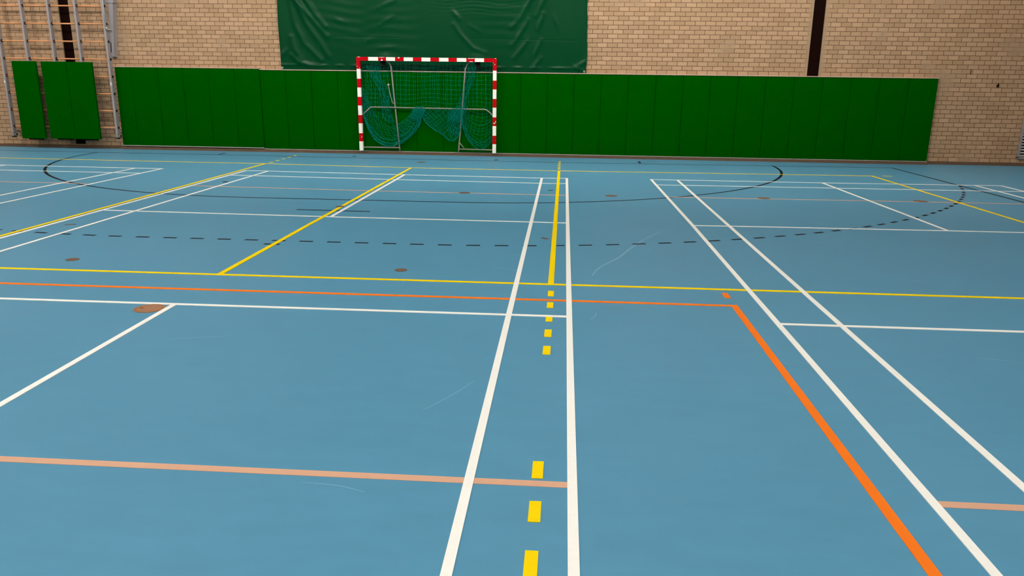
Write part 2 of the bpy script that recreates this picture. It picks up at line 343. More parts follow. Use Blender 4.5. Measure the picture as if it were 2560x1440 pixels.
# ------------------------------------------------------------------ floor socket covers
COVERS = [(-1.592, .402, .060, 'small brown round floor cover left, just behind the near yellow line'),
 (-2.707, 2.108, .062, 'small worn floor cover left, between dashed line and yellow line'),
 (-.045, -1.072, .114, 'large orange-brown round floor cover beside the white line corner'),
 (1.58, .358, .058, 'small brown round floor cover in the middle, behind the yellow line'),
 (.011, 3.845, .058, 'dark round floor cover lying on the yellow centre line'),
 (2.86, 2.02, .056, 'small brown floor cover just left of the thick yellow line, by the black dashes'),
 (2.843, 5.947, .052, 'small dark floor cover left of the yellow line, near the salmon line'),
 (1.52, 5.455, .088, 'brown round floor cover on the salmon line in the middle court'),
 (3.789, 5.49, .092, 'brown round floor cover between the two white courts'),
 (6.129, 5.60, .097, 'brown round floor cover on the salmon line of the right court'),
 (8.484, 5.64, .102, 'brown round floor cover on the salmon line, furthest right'),
 (.038, 9.836, .090, 'dark brown round floor cover in front of the goal'),
 (-1.66, 10.83, .045, 'tiny dark floor plug by the left goal post'),
 (1.557, 10.62, .052, 'tiny dark floor plug by the right goal post'),
 (-2.58, 6.094, .045, 'tiny dark floor plug at the far left of the middle court')]
ASP = {1: (.38, .25), 5: (.5, -.35), 6: (.38, .25)}      # worn rims: only a sliver still shows brown
for ci, (cx_, cy_, r_, lab) in enumerate(COVERS):
    asp, rot = ASP.get(ci, (1, 0))
    t = empty('floor_socket_cover', (cx_, cy_, 0)); tag(t, lab, 'floor cover', 'round covers set in the floor')
    n = 40; b = MB(); 
    def el(q, f_=1):
        a_, c_ = r_*f_*math.cos(q), r_*f_*asp*math.sin(q); return (cx_+a_*math.cos(rot*2)-c_*math.sin(rot*2), cy_+a_*math.sin(rot*2)+c_*math.cos(rot*2))
    ring = [el(2*math.pi*k/n) for k in range(n)]
    zc = .0052 if ci == 4 else .0034; b.prism(ring, .0, zc); 
    lid = local(t, b, 'lid', M['copper'] if ci == 2 else M['dull_copper'] if r_ > .055 else M['dark'], bevel=.0008)
    b = MB(); v = []; f = []
    for k in range(n):
        v += [el(2*math.pi*k/n, .86)+(zc+.0002,), el(2*math.pi*k/n, .82)+(zc+.0002,)]
    f = [(2*k, (2*k+2) % (2*n), (2*k+3) % (2*n), 2*k+1) for k in range(n)]; b.add(v, f)
    sub(t, lid, b, 'groove', M['groove'])
    if ci != 2: continue
    b = MB(); b.box(cx_-r_*.62, cx_-r_*.42, cy_-r_*.12, cy_+r_*.12, .003, .0037); sub(t, lid, b, 'finger_hole', M['groove'])

# ------------------------------------------------------------------ wall pads
PX = [-7.41, -7.028, -6.397, -5.798, -5.195, -4.587, -3.98, -3.385, -2.785, -2.177, -1.569, -.963, -.358, .246, .842, 1.430, 2.020, 2.621, 3.224, 3.824, 4.426, 5.031, 5.634, 6.234, 6.834, 7.438, 8.048, 8.656, 9.266, 9.878, 10.490, 11.105]
where = {10: 'just behind the left goal post', 15: 'just behind the right goal post'}
for i in range(31):
    a, c = PX[i]+.0045, PX[i+1]-.0045; lg = i < 6
    zt, zb = (1.870, .098) if lg else (1.845, .078)
    yf = 11.50 if lg else 11.515
    zt += random.uniform(-.004, .004); yf += random.uniform(-.003, .003)
    o = empty('wall_pad', ((a+c)/2, 11.56, zb))
    if i == 0: lab = 'narrow green wall pad at the left end of the long row'
    elif i == 30: lab = 'green wall pad at the right end of the long row'
    elif i in (1, 2, 3, 4, 5): lab = 'green wall pad, %s after the narrow one, taller left group' % ORD[i-1]
    elif i < 10: lab = 'green wall pad, %s from the left end of the row, left of the goal' % ORD[i]
    elif i < 16: lab = 'green wall pad behind the goal, %s of six from the left' % ORD[i-10]
    else: lab = 'green wall pad, %s to the right of the goal' % ORD[i-16]
    tag(o, lab, 'wall pad', 'green wall pads in the long row')
    b = MB(); n = 6
    # padded cover: front face slightly pillowed
    nx, nz = 6, 12; v = []; f = []
    for q in range(nz+1):
        for p in range(nx+1):
            u, w = p/nx, q/nz; bul = .006*(1-(2*u-1)**6)*(1-(2*w-1)**10)
            v.append((a+(c-a)*u, yf-bul, zb+(zt-zb)*w))
    for q in range(nz):
        for p in range(nx): k = q*(nx+1)+p; f.append((k, k+1, k+nx+2, k+nx+1))
    b.add(v, f)
    m0 = len(b.v); bd = [p for p in range(nx+1)]+[q*(nx+1)+nx for q in range(1, nz+1)]+[nz*(nx+1)+p for p in range(nx-1, -1, -1)]+[q*(nx+1) for q in range(nz-1, 0, -1)]
    bv = [(b.v[k][0], 11.585, b.v[k][2]) for k in bd]; b.v += bv; nb = len(bd)
    for k in range(nb): b.f.append((bd[k], m0+k, m0+(k+1) % nb, bd[(k+1) % nb])); b.mi.append(0)
    b.f.append(tuple(m0+k for k in range(nb))); b.mi.append(0)
    local(o, b, 'cover', M['pad'])
    b = MB(); b.box(a-.004, c+.004, 11.575, 11.6, zb+.01, zt-.01); local(o, b, 'backing_board', M['backing'])  # board spans into the seams, so their shade comes from its black colour
b = MB(); b.box(-7.41, -3.98, 11.50, 11.6, 1.877, 1.893); tag(b.build('trim_3', M['rail']), kind='structure')
b = MB(); b.box(-3.98, 11.105, 11.50, 11.6, 1.852, 1.870); tag(b.build('trim_4', M['rail']), kind='structure')
b = MB(); b.box(-7.41, -3.98, 11.49, 11.6, .078, .094); tag(b.build('trim_5', M['alu']), kind='structure')
b = MB(); b.box(-3.98, 11.105, 11.505, 11.6, .060, .072); tag(b.build('trim_6', M['alu']), kind='structure')

# guide curves (x, z) of the net drapes and of the tarpaulin folds, metres
NET = {"panel":[[[-1.556,2.047],[-1.456,2.031],[-1.356,2.016],[-1.256,2.008],[-1.155,2.011],[-1.054,2.024],[-0.953,2.043],[-0.853,2.061],[-0.752,2.072],[-0.652,2.074],[-0.553,2.065],[-0.453,2.049],[-0.354,2.033],[-0.254,2.022],[-0.154,2.021],[-0.055,2.03],[0.045,2.047],[0.145,2.066],[0.245,2.081],[0.344,2.086],[0.443,2.081],[0.542,2.067],[0.641,2.05],[0.74,2.037],[0.839,2.032],[0.938,2.037],[1.037,2.052],[1.135,2.071],[1.234,2.088],[1.333,2.097]],[[-1.564,1.833],[-1.464,1.817],[-1.363,1.808],[-1.262,1.809],[-1.161,1.821],[-1.06,1.839],[-0.959,1.858],[-0.858,1.871],[-0.757,1.874],[-0.657,1.867],[-0.557,1.852],[-0.458,1.835],[-0.358,1.823],[-0.258,1.82],[-0.158,1.828],[-0.057,1.844],[0.043,1.864],[0.143,1.879],[0.242,1.887],[0.342,1.883],[0.441,1.871],[0.541,1.854],[0.64,1.839],[0.739,1.833],[0.839,1.836],[0.938,1.85],[1.037,1.869],[1.136,1.887],[1.235,1.898],[1.334,1.898]],[[-1.572,1.617],[-1.471,1.606],[-1.37,1.606],[-1.269,1.616],[-1.167,1.634],[-1.065,1.653],[-0.964,1.668],[-0.863,1.673],[-0.763,1.667],[-0.663,1.653],[-0.562,1.636],[-0.462,1.623],[-0.362,1.618],[-0.261,1.625],[-0.161,1.64],[-0.06,1.659],[0.04,1.676],[0.14,1.686],[0.24,1.684],[0.34,1.673],[0.44,1.656],[0.539,1.641],[0.639,1.633],[0.739,1.635],[0.838,1.647],[0.938,1.665],[1.037,1.684],[1.136,1.697],[1.236,1.699],[1.335,1.691]],[[-1.58,1.404],[-1.479,1.402],[-1.377,1.41],[-1.275,1.427],[-1.173,1.447],[-1.071,1.463],[-0.97,1.47],[-0.869,1.466],[-0.768,1.454],[-0.668,1.437],[-0.567,1.422],[-0.467,1.416],[-0.366,1.42],[-0.265,1.434],[-0.164,1.454],[-0.063,1.472],[0.037,1.483],[0.138,1.483],[0.238,1.473],[0.338,1.457],[0.438,1.441],[0.538,1.431],[0.638,1.432],[0.738,1.442],[0.838,1.46],[0.938,1.48],[1.037,1.494],[1.137,1.498],[1.236,1.492],[1.336,1.478]],[[-1.588,1.205],[-1.486,1.212],[-1.383,1.228],[-1.281,1.248],[-1.179,1.265],[-1.077,1.274],[-0.976,1.273],[-0.875,1.261],[-0.774,1.244],[-0.673,1.229],[-0.572,1.221],[-0.471,1.224],[-0.369,1.236],[-0.268,1.255],[-0.167,1.274],[-0.066,1.287],[0.035,1.29],[0.135,1.281],[0.236,1.266],[0.336,1.249],[0.436,1.238],[0.537,1.236],[0.637,1.246],[0.737,1.263],[0.838,1.283],[0.938,1.298],[1.037,1.305],[1.137,1.3],[1.237,1.287],[1.337,1.27]],[[-1.594,1.031],[-1.492,1.046],[-1.389,1.066],[-1.286,1.084],[-1.184,1.095],[-1.082,1.095],[-0.981,1.085],[-0.88,1.069],[-0.779,1.053],[-0.677,1.043],[-0.576,1.044],[-0.474,1.055],[-0.373,1.074],[-0.271,1.093],[-0.17,1.108],[-0.069,1.112],[0.032,1.106],[0.133,1.091],[0.234,1.074],[0.334,1.061],[0.435,1.058],[0.536,1.065],[0.636,1.082],[0.737,1.102],[0.837,1.119],[0.937,1.127],[1.038,1.125],[1.138,1.113],[1.238,1.096],[1.338,1.081]]],"left_fan":[[[-1.541,1.965],[-1.515,1.66],[-1.528,1.308],[-1.58,0.907]],[[-1.385,1.967],[-1.331,1.663],[-1.288,1.311],[-1.377,0.865]],[[-1.202,1.969],[-1.149,1.621],[-1.069,1.226],[-1.055,0.781]],[[-1.045,2.014],[-1.001,1.667],[-0.949,1.228],[-0.87,0.739]]],"left_bunch":[[[-1.449,1.966],[-1.348,1.706],[-1.175,1.384],[-1.139,1.065],[-1.12,0.779]],[[-1.338,1.994],[-1.256,1.707],[-1.082,1.403],[-1.046,1.067],[-1.01,0.736]],[[-1.201,1.995],[-1.165,1.709],[-0.97,1.448],[-0.954,1.068],[-0.871,0.694]]],"left_swag":[[[-1.574,1.572],[-1.415,1.114],[-1.194,0.778],[-0.919,0.639],[-0.637,0.787],[-0.486,0.942],[-0.354,1.059]],[[-1.585,1.263],[-1.424,0.864],[-1.183,0.553],[-0.877,0.486],[-0.594,0.653],[-0.404,0.863],[-0.299,1.06]],[[-1.586,0.996],[-1.423,0.612],[-1.16,0.372],[-0.881,0.341],[-0.588,0.491],[-0.36,0.765],[-0.235,1.043]],[[-1.581,0.889],[-1.39,0.486],[-1.117,0.273],[-0.836,0.26],[-0.572,0.41],[-0.343,0.684],[-0.189,1.044]],[[-1.573,0.844],[-1.393,0.414],[-1.1,0.2],[-0.819,0.224],[-0.554,0.374],[-0.316,0.631],[-0.153,1.027]]],"mid_drape":[[[-0.263,1.043],[-0.005,1.056],[0.233,1.05],[0.472,1.054],[0.709,1.04]],[[-0.219,0.919],[-0.008,0.842],[0.231,0.801],[0.488,0.787],[0.699,0.88]],[[-0.175,0.813],[0.008,0.69],[0.247,0.604],[0.486,0.537],[0.69,0.737]],[[-0.139,0.742],[0.025,0.601],[0.191,0.514],[0.337,0.399],[0.448,0.337],[0.568,0.394],[0.671,0.612]]],"mid_bunch":[[[0.398,1.071],[0.379,0.893],[0.359,0.714],[0.394,0.535]],[[0.517,1.072],[0.525,0.851],[0.505,0.645],[0.467,0.464]],[[0.709,1.058],[0.727,0.854],[0.671,0.647],[0.578,0.493]]],"pole_bunch":[[[0.857,2.036],[0.784,1.69],[0.674,1.339],[0.581,1.056]],[[0.938,1.986],[0.856,1.647],[0.747,1.34],[0.654,1.057]],[[1.037,2.038],[0.983,1.736],[0.874,1.473],[0.746,1.058]]],"right_swag":[[[0.727,1.031],[0.855,0.811],[1.001,0.716],[1.157,0.7],[1.294,0.747],[1.412,0.856]],[[0.709,0.942],[0.855,0.677],[1.002,0.545],[1.158,0.503],[1.295,0.524],[1.414,0.597]],[[0.69,0.853],[0.836,0.498],[1.002,0.347],[1.158,0.35],[1.296,0.416],[1.415,0.481]],[[0.681,0.791],[0.817,0.407],[0.974,0.22],[1.113,0.159],[1.26,0.225],[1.415,0.391]]],"knot":[[[-0.391,1.059],[-0.299,1.078],[-0.207,1.079],[-0.134,1.054]],[[-0.43,0.969],[-0.338,0.953],[-0.246,0.936],[-0.172,0.973]],[[-0.488,0.861],[-0.396,0.809],[-0.304,0.81],[-0.21,0.883]]]}
RIDGES = [[[-3.191,3.364],[-3.104,2.856],[-2.899,2.429],[-2.549,2.086]],[[-3.073,3.365],[-2.829,2.859],[-2.531,2.433],[-2.378,2.175]],[[-2.927,3.214],[-2.687,2.945],[-2.384,2.606]],[[-2.827,3.366],[-2.634,3.073],[-2.401,2.811]],[[-3.194,2.581],[-3.138,2.297],[-3.01,2.124]],[[-3.21,2.183],[-3.061,2.036],[-2.833,1.969],[-2.557,1.928]],[[-1.178,3.226],[-0.814,3.379]],[[0.502,2.886],[0.653,2.676],[0.921,2.382],[1.19,2.29]],[[0.495,3.155],[0.627,3.005]],[[2.172,3.332],[1.984,3.024],[1.792,2.83]],[[2.487,3.359],[2.353,3.085]],[[2.493,3.119],[2.385,2.801]],[[2.161,2.984],[1.92,2.578],[1.797,2.458]],[[2.151,2.547],[1.845,2.178]],[[2.443,2.184],[2.252,1.925]],[[3.465,2.136],[3.249,1.997]],[[3.213,1.996],[3.385,1.912]],[[0.85,2.856],[1.1,2.74]],[[-2.184,2.966],[-1.906,2.883]],[[-1.163,2.856],[-0.85,3.044]],[[-1.206,2.36],[-0.841,2.381]],[[-3.472,2.145],[-3.351,2.295]],[[2.731,3.071],[2.825,2.822]],[[-1.502,2.494],[-1.336,2.556]],[[2.452,2.566],[2.308,2.268]]]

# ------------------------------------------------------------------ green tarpaulin hung on the wall above the pads
t = empty('tarpaulin', (0, 11.5, 1.89))
tag(t, 'dark green vinyl tarpaulin hanging wrinkled on the brick wall above the goal', 'tarpaulin')
NX, NZ = 460, 300; TX0, TX1, TZ0, TZ1 = -3.49, 3.47, 1.875, 5.4
uu, ww = np.meshgrid(np.linspace(0, 1, NX), np.linspace(0, 1, NZ)**1.35)
X = TX0+(TX1-TX0)*uu; Zc = TZ0+(TZ1-TZ0)*ww
Hh = np.zeros_like(X)
def dist_poly(X, Zc, P):
    D = np.full(X.shape, 9.0); Tt = np.zeros_like(X); tot = 0
    for i in range(len(P)-1):
        a, c = np.array(P[i]), np.array(P[i+1]); d = c-a; L = np.hypot(*d)
        tt = np.clip(((X-a[0])*d[0]+(Zc-a[1])*d[1])/(L*L), 0, 1)
        sd = np.hypot(X-a[0]-tt*d[0], Zc-a[1]-tt*d[1]); m = sd < D; D[m] = sd[m]; Tt[m] = (tot+tt*L)[m]; tot += L
    return D, Tt/tot
for k, P in enumerate(RIDGES):
    if k == 6: P = list(P)
    elif P[0][1] > 3.2: P = [[P[0][0]+(P[0][0]-P[1][0])/math.dist(P[0], P[1]), P[0][1]+(P[0][1]-P[1][1])/math.dist(P[0], P[1])]]+P      # folds that run on up the sheet
    elif P[-1][1] > 3.2: P = P+[[P[-1][0]+(P[-1][0]-P[-2][0])/math.dist(P[-1], P[-2]), P[-1][1]+(P[-1][1]-P[-2][1])/math.dist(P[-1], P[-2])]]
    D, T_ = dist_poly(X, Zc, P); wd_ = .062 if k < 6 else .050; amp = .040 if k < 6 else (.012 if k == 6 or k in (17, 18, 19, 20, 22, 23) else .024)
    Hh += amp*np.exp(-(D/wd_)**2)*(.35+.65*np.sin(np.pi*np.clip(T_, .12, .88)))
# soft swags between the folds, fine horizontal creases
Hh += .010*np.sin(X*2.3+1.2*np.sin(Zc*1.3))*np.clip((Zc-2.0)/1.0, 0, 1)+.006*np.sin(X*5.1+Zc*2.2)
cx_ = [(-.9, 2.6), (1.6, 2.9), (-2.0, 3.0)]
for a, c in cx_:
    r = np.hypot((X-a), (Zc-c-1.6)); Hh += .0026*np.sin(r*30+2*np.sin(X*4+a)+1.5*np.sin(Zc*3))*np.exp(-((X-a)/.65)**2)*np.exp(-((Zc-c)/.75)**2)
for (xa, xb, zz) in ((-2.3, -.7, 2.60), (.9, 3.3, 2.585), (.3, 2.0, 3.32)):
    Hh += -.0035*np.exp(-((Zc-zz+.012*(X-xa))/.008)**2)*((X > xa) & (X < xb))
Hh += -.006*np.exp(-((X-2.52)/.008)**2)*((Zc < 2.65) & (Zc > 2.2))
# gathered hem
Hh += .018*np.exp(-((Zc-1.97)/.030)**2)*(.5+.5*np.sin(X*11+2*np.sin(X*3)))
Hh += .0022*np.sin(Zc*80+2*np.sin(X*5))*np.exp(-((X-1.1)/.9)**2)*np.exp(-((Zc-3.3)/.2)**2)
Hh += .016*np.exp(-((X+.25)/.5)**2)*np.clip((Zc-2.2)/.8, 0, 1)+.012*np.exp(-((X+3.15)/.22)**2)+.012*np.exp(-((X-3.0)/.3)**2)
# the wall brackets of the goal push it out
for a in (-1.06, 1.07): Hh += .03*np.exp(-(((X-a)/.16)**2+((Zc-2.16)/.10)**2))
edge = np.minimum(uu, 1-uu)*(TX1-TX0)
XX = X + (.012*np.sin(Zc*3.1+1)+.006*np.sin(Zc*9))*(uu > .5)*uu + .006*np.sin(Zc*4)*(1-uu)
YY = 11.575-np.minimum(Hh, .085)*.9-.02*np.clip(1-edge/.1, 0, 1)*(np.sin(Zc*2.4+uu*3)*.5+.2)
v = np.stack([XX, YY, Zc], -1).reshape(-1, 3).tolist()
f = [(j*NX+i, j*NX+i+1, (j+1)*NX+i+1, (j+1)*NX+i) for j in range(NZ-1) for i in range(NX-1)]
b = MB(); b.add(v, f); o = local(t, b, 'sheet', M['tarp'], smooth=True)
sol = o.modifiers.new('thickness', 'SOLIDIFY'); sol.thickness = .0025; sol.offset = -1
for a in (-3.45, 3.435):
    b = MB(); n = 20; b.add([(a+r_*math.cos(2*math.pi*k/n), 11.53, 1.905+r_*math.sin(2*math.pi*k/n)) for r_ in (.009, .022) for k in range(n)], [(k, (k+1) % n, n+(k+1) % n, n+k) for k in range(n)])
    b.add([(a+.022*math.cos(2*math.pi*k/n), y_, 1.905+.022*math.sin(2*math.pi*k/n)) for y_ in (11.53, 11.57) for k in range(n)], [(k, (k+1) % n, n+(k+1) % n, n+k) for k in range(n)])
    local(t, b, 'grommet', M['grommet'])

# ------------------------------------------------------------------ handball goal folded flat against the wall
def chip(b, xa, xb, za, zb, seed):
    """irregular flake of worn paint"""
    rnd = random.Random(seed); n = 14; cx, cz = (xa+xb)/2, (za+zb)/2
    P = [(cx+(xb-xa)/2*math.cos(2*math.pi*k/n)*rnd.uniform(.45, 1.15), 11.3287, cz+(zb-za)/2*math.sin(2*math.pi*k/n)*rnd.uniform(.35, 1.15)) for k in range(n)]
    b.add(P, [tuple(range(n))], 1)
G = empty('handball_goal', (-.09, 11.37, .09))
tag(G, 'red and white striped handball goal with tangled teal net, folded against the green pads', 'goal')
def banded(lo, hi, cuts, axis, cx, name, first_red=True):
    """square aluminium tube painted in bands, band edges at cuts"""
    b = MB(); e = [lo]+cuts+[hi]; col = 0 if first_red else 1
    for i in range(len(e)-1):
        if axis == 'z': b.box(cx-.04, cx+.04, 11.33, 11.41, e[i], e[i+1], col)
        else: b.box(e[i], e[i+1], 11.33, 11.41, 2.08, 2.16, col)
        col = 1-col
    return b
b = banded(.09, 2.08, [.295, .479, .702, .886, 1.097, 1.29, 1.494, 1.687, 1.901], 'z', -1.630, 'post', False)
chip(b, -1.612, -1.600, .36, .44, 1)
chip(b, -1.664, -1.648, 1.945, 1.968, 2); chip(b, -1.610, -1.594, 1.915, 1.935, 3)
local(G, b, 'post', [M['red'], M['gwhite']])
b = banded(.085, 2.08, [.285, .476, .691, .884, 1.096, 1.288, 1.492, 1.684, 1.898], 'z', 1.447, 'post', False)
chip(b, 1.412, 1.475, .738, .766, 4); chip(b, 1.466, 1.486, .75, .81, 5); chip(b, 1.44, 1.455, 2.02, 2.04, 6); chip(b, 1.408, 1.422, 2.055, 2.075, 7); chip(b, 1.47, 1.48, .36, .372, 8)
local(G, b, 'post', [M['red'], M['gwhite']])
b = banded(-1.67, 1.487, [-1.398, -1.174, -.992, -.79, -.593, -.387, -.193, .007, .203, .413, .601, .813, 1.003, 1.208], 'x', 0, 'crossbar')
# chipped paint on the crossbar
b.add([(-1.115, 11.3285, 2.083), (-1.065, 11.3285, 2.083), (-1.088, 11.3285, 2.128)], [(0, 1, 2)], 1)
chip(b, -1.165, -1.02, 2.146, 2.163, 11); chip(b, .825, .93, 2.140, 2.160, 12); chip(b, .89, 1.0, 2.143, 2.163, 17); chip(b, .86, .98, 2.079, 2.092, 13); chip(b, -.735, -.67, 2.132, 2.165, 14); chip(b, -1.65, -1.57, 2.15, 2.166, 15); chip(b, 1.44, 1.49, 2.15, 2.166, 16)
local(G, b, 'crossbar', [M['red'], M['gwhite']])
# folded side frames: upright tube, foot tube and gusset
def bend(P, n=8): return catmull(P, n)
for s, P, foot, gus in ((-1, [(-1.155, 2.085), (-1.06, 2.088), (-.97, 2.055), (-.923, 1.985), (-.905, 1.88), (-.85, 1.20), (-.756, .09)], [(-1.59, .156), (-.765, .156)], [(-.912, .160), (-.792, .292)]),
                        (1, [(.97, 2.085), (.885, 2.083), (.825, 2.03), (.79, 1.955), (.768, 1.85), (.70, 1.05), (.612, .088)], [(1.41, .145), (.628, .150)], [(.757, .155), (.640, .290)])):
    b = MB(); b.tube([(x_, 11.455, z_) for x_, z_ in bend(P)], .017, 12); sf = local(G, b, 'side_frame', M['steel'], smooth=True)
    b = MB(); b.tube([(foot[0][0], 11.40, foot[0][1]), ((foot[0][0]*.9+foot[1][0]*.1), 11.44, foot[0][1]), (foot[1][0], 11.45, foot[1][1])], .015, 12); sub(G, sf, b, 'foot_tube', M['steel'], smooth=True)
    b = MB(); b.tube([(x_, 11.452, z_) for x_, z_ in gus], .010, 10); sub(G, sf, b, 'gusset', M['steel'], smooth=True)
    b = MB(); xc = -1.085 if s < 0 else 1.055
    b.box(xc-.06, xc+.055, 11.41, 11.475, 2.02, 2.085); b.box(xc-.03, xc+.05, 11.41, 11.475, 1.96, 2.03); b.box(xc-.02, xc+.035, 11.42, 11.46, 1.955, 2.04); b.tube([(xc+.01, 11.42, 2.05), (xc-.025, 11.415, 1.955)], .012, 8)
    local(G, b, 'wall_bracket', M['rubber'], bevel=.004)
b = MB(); b.tube([(x_, 11.432, z_) for x_, z_ in bend([(-1.59, .90), (-1.50, .975), (-1.42, 1.045), (-1.36, 1.060), (-1.0, 1.062), (0, 1.058), (1.0, 1.050), (1.20, 1.052), (1.27, 1.03), (1.34, .975), (1.41, .905)], 6)], .014, 12)
local(G, b, 'net_bar', M['steel'], smooth=True)
# pale tie and cord beside the left frame
b = MB(); b.box(-.995, -.955, 11.415, 11.43, 1.55, 1.585); b.tube([(-.975, 11.42, 1.56), (-.955, 11.42, 1.42), (-.895, 11.425, 1.17), (-.87, 11.43, 1.15), (-.845, 11.43, 1.16)], .005, 6)
local(G, b, 'tie_cord', M['cord'])
# ---- net: bundles of knotted cord following the drapes
def resample(P, n):
    Q = catmull([tuple(p) for p in P], 12); d = [0]
    for i in range(1, len(Q)): d.append(d[-1]+math.dist(Q[i], Q[i-1]))
    out = []
    for k in range(n):
        t_ = d[-1]*k/(n-1); i = max(j for j in range(len(d)) if d[j] <= t_+1e-9); i = min(i, len(Q)-2)
        w = (t_-d[i])/max(1e-9, d[i+1]-d[i]); out.append([Q[i][c]*(1-w)+Q[i+1][c]*w for c in range(2)])
    return out
def grid(rows, nu, nv, jit, yc, dy, seed, dens=1.0):
    rnd = random.Random(seed); R_ = [resample(r, nu) for r in rows]; g = []
    for j in range(nv):
        g.append([None]*nu)
    for i in range(nu):
        colp = resample([R_[k][i] for k in range(len(R_))], 40)
        for j in range(nv):
            t_ = (j/(nv-1))**dens; q = colp[min(39, int(round(t_*39)))]; a = colp[min(39, int(t_*39))]; c = colp[min(39, int(t_*39)+1)]; w = t_*39-int(t_*39)
            g[j][i] = (a[0]*(1-w)+c[0]*w+rnd.gauss(0, jit), yc+rnd.gauss(0, dy), a[1]*(1-w)+c[1]*w+rnd.gauss(0, jit))
    return g
NB = MB(); RN = .0020
def strand(P, r=RN): NB.tube(P, r, 4, caps=False)
def rectnet(g, us=True, vs=True, r=RN, drop=0, seed=0):
    rnd = random.Random(seed)
    if us:
        for row in g: strand(catmull(row, 2), r)
    if vs:
        for i in range(len(g[0])):
            colp = [g[j][i] for j in range(len(g))]
            if rnd.random() < drop: continue
            strand(catmull(colp, 2), r)
def diamond(g, r=RN):
    nv, nu = len(g), len(g[0])
    for i in range(-nv, nu):
        for s in (1, -1):
            run = []
            for j in range(nv):
                k = i+j if s > 0 else i+nv-1-j
                if 0 <= k < nu: run.append(g[j][k])
                else:
                    if len(run) > 1: strand(run, r)
                    run = []
            if len(run) > 1: strand(run, r)
N_ = NET
rectnet(grid(N_['panel'], 31, 11, .003, 11.462, .004, 1))
rectnet(grid(N_['panel'], 30, 11, .006, 11.468, .002, 2), us=False, drop=.55, seed=3)
rectnet(grid(N_['left_fan'], 12, 9, .012, 11.455, .008, 4), drop=.2, seed=4)
g = grid(N_['left_bunch'], 10, 5, .012, 11.44, .012, 5); rectnet(g, drop=.3); diamond(grid(N_['left_bunch'], 10, 5, .016, 11.43, .012, 6))
rectnet(grid([[(p[0]*.985-.012, p[1]) for p in r] for r in N_['left_bunch']], 9, 3, .02, 11.45, .01, 27), vs=False)
rectnet(grid(N_['left_swag'], 22, 10, .007, 11.43, .012, 7, 1.0), seed=7)
rectnet(grid(N_['left_swag'][3:], 18, 4, .012, 11.425, .014, 8, .8), drop=.3, seed=8)
diamond(grid([r[3:] for r in N_['left_swag']], 11, 6, .012, 11.425, .014, 9))
diamond(grid(N_['mid_drape'], 13, 8, .008, 11.43, .014, 11)); diamond(grid(N_['mid_drape'], 8, 5, .016, 11.42, .014, 12))
diamond(grid(N_['mid_bunch'], 6, 6, .010, 11.42, .012, 13)); rectnet(grid(N_['mid_bunch'], 6, 5, .012, 11.425, .012, 14), vs=False)
rectnet(grid(N_['pole_bunch'], 9, 6, .010, 11.425, .014, 15), drop=.3); diamond(grid(N_['pole_bunch'], 8, 4, .010, 11.43, .014, 16))
rectnet(grid(N_['right_swag'], 11, 8, .008, 11.44, .012, 17), drop=.1); diamond(grid(N_['right_swag'][2:], 10, 4, .014, 11.43, .012, 18))
rectnet(grid([N_['right_swag'][0], [(p[0]+.03, p[1]+.18) for p in N_['right_swag'][0]], [(p[0]*.97+.03, 1.05) for p in N_['right_swag'][0]]], 9, 5, .006, 11.46, .008, 19))
diamond(grid(N_['knot'], 9, 6, .014, 11.41, .012, 21)); rectnet(grid(N_['knot'], 7, 4, .015, 11.415, .012, 20))
def edge(P, n=18, j=.006, seed=0, y=11.425):
    rnd = random.Random(seed); strand([(q[0]+rnd.gauss(0, j), y+rnd.gauss(0, .004), q[1]+rnd.gauss(0, j)) for q in resample(P, n)], .0026)
md = N_['mid_drape']; ls = N_['left_swag']; rs = N_['right_swag']
for k in range(4): edge(md[-1], 16, .008, 30+k)
for k in range(3): edge([r[0] for r in md], 10, .012, 40+k)
for k in range(3): edge([r[-1] for r in md], 10, .012, 50+k)
for k in range(5): edge(ls[-1], 24, .009, 60+k); edge(ls[-2], 22, .010, 70+k)
for k in range(3): edge(ls[2], 22, .014, 80+k)
for k in range(2): edge(rs[-1], 14, .008, 90+k)
kn = [[[p[0], p[1]] for p in r] for r in N_['knot']]
for dx, sc in ((.86, 1.0), (.93, 1.3)):
    kk = [[[p[0]+dx, .99+(p[1]-.99)*sc] for p in r] for r in kn]
    diamond(grid(kk, 8, 5, .016, 11.41, .012, int(dx*100))); rectnet(grid(kk, 6, 4, .018, 11.415, .012, int(dx*50)))
diamond(grid(kn, 8, 6, .02, 11.405, .012, 99)); rectnet(grid(kn, 10, 6, .018, 11.41, .012, 98), drop=.3)
# cords laced over the bar and up to the crossbar
for k in range(34):
    x_ = -1.5+k*2.85/33+random.uniform(-.02, .02); r_ = .019; NB.tube([(x_+.004*math.sin(a), 11.432+r_*math.cos(a), 1.058+r_*math.sin(a)) for a in [2*math.pi*q/8 for q in range(9)]], .003, 4, caps=False)
for k in range(16):
    x_ = -1.5+k*.19+random.uniform(-.03, .03); NB.tube([(x_, 11.40, 2.085), (x_+random.uniform(-.03, .03), 11.44, 2.03), (x_+random.uniform(-.02, .02), 11.46, 1.97)], .0025, 4, caps=False)
local(G, NB, 'net', M['net'])

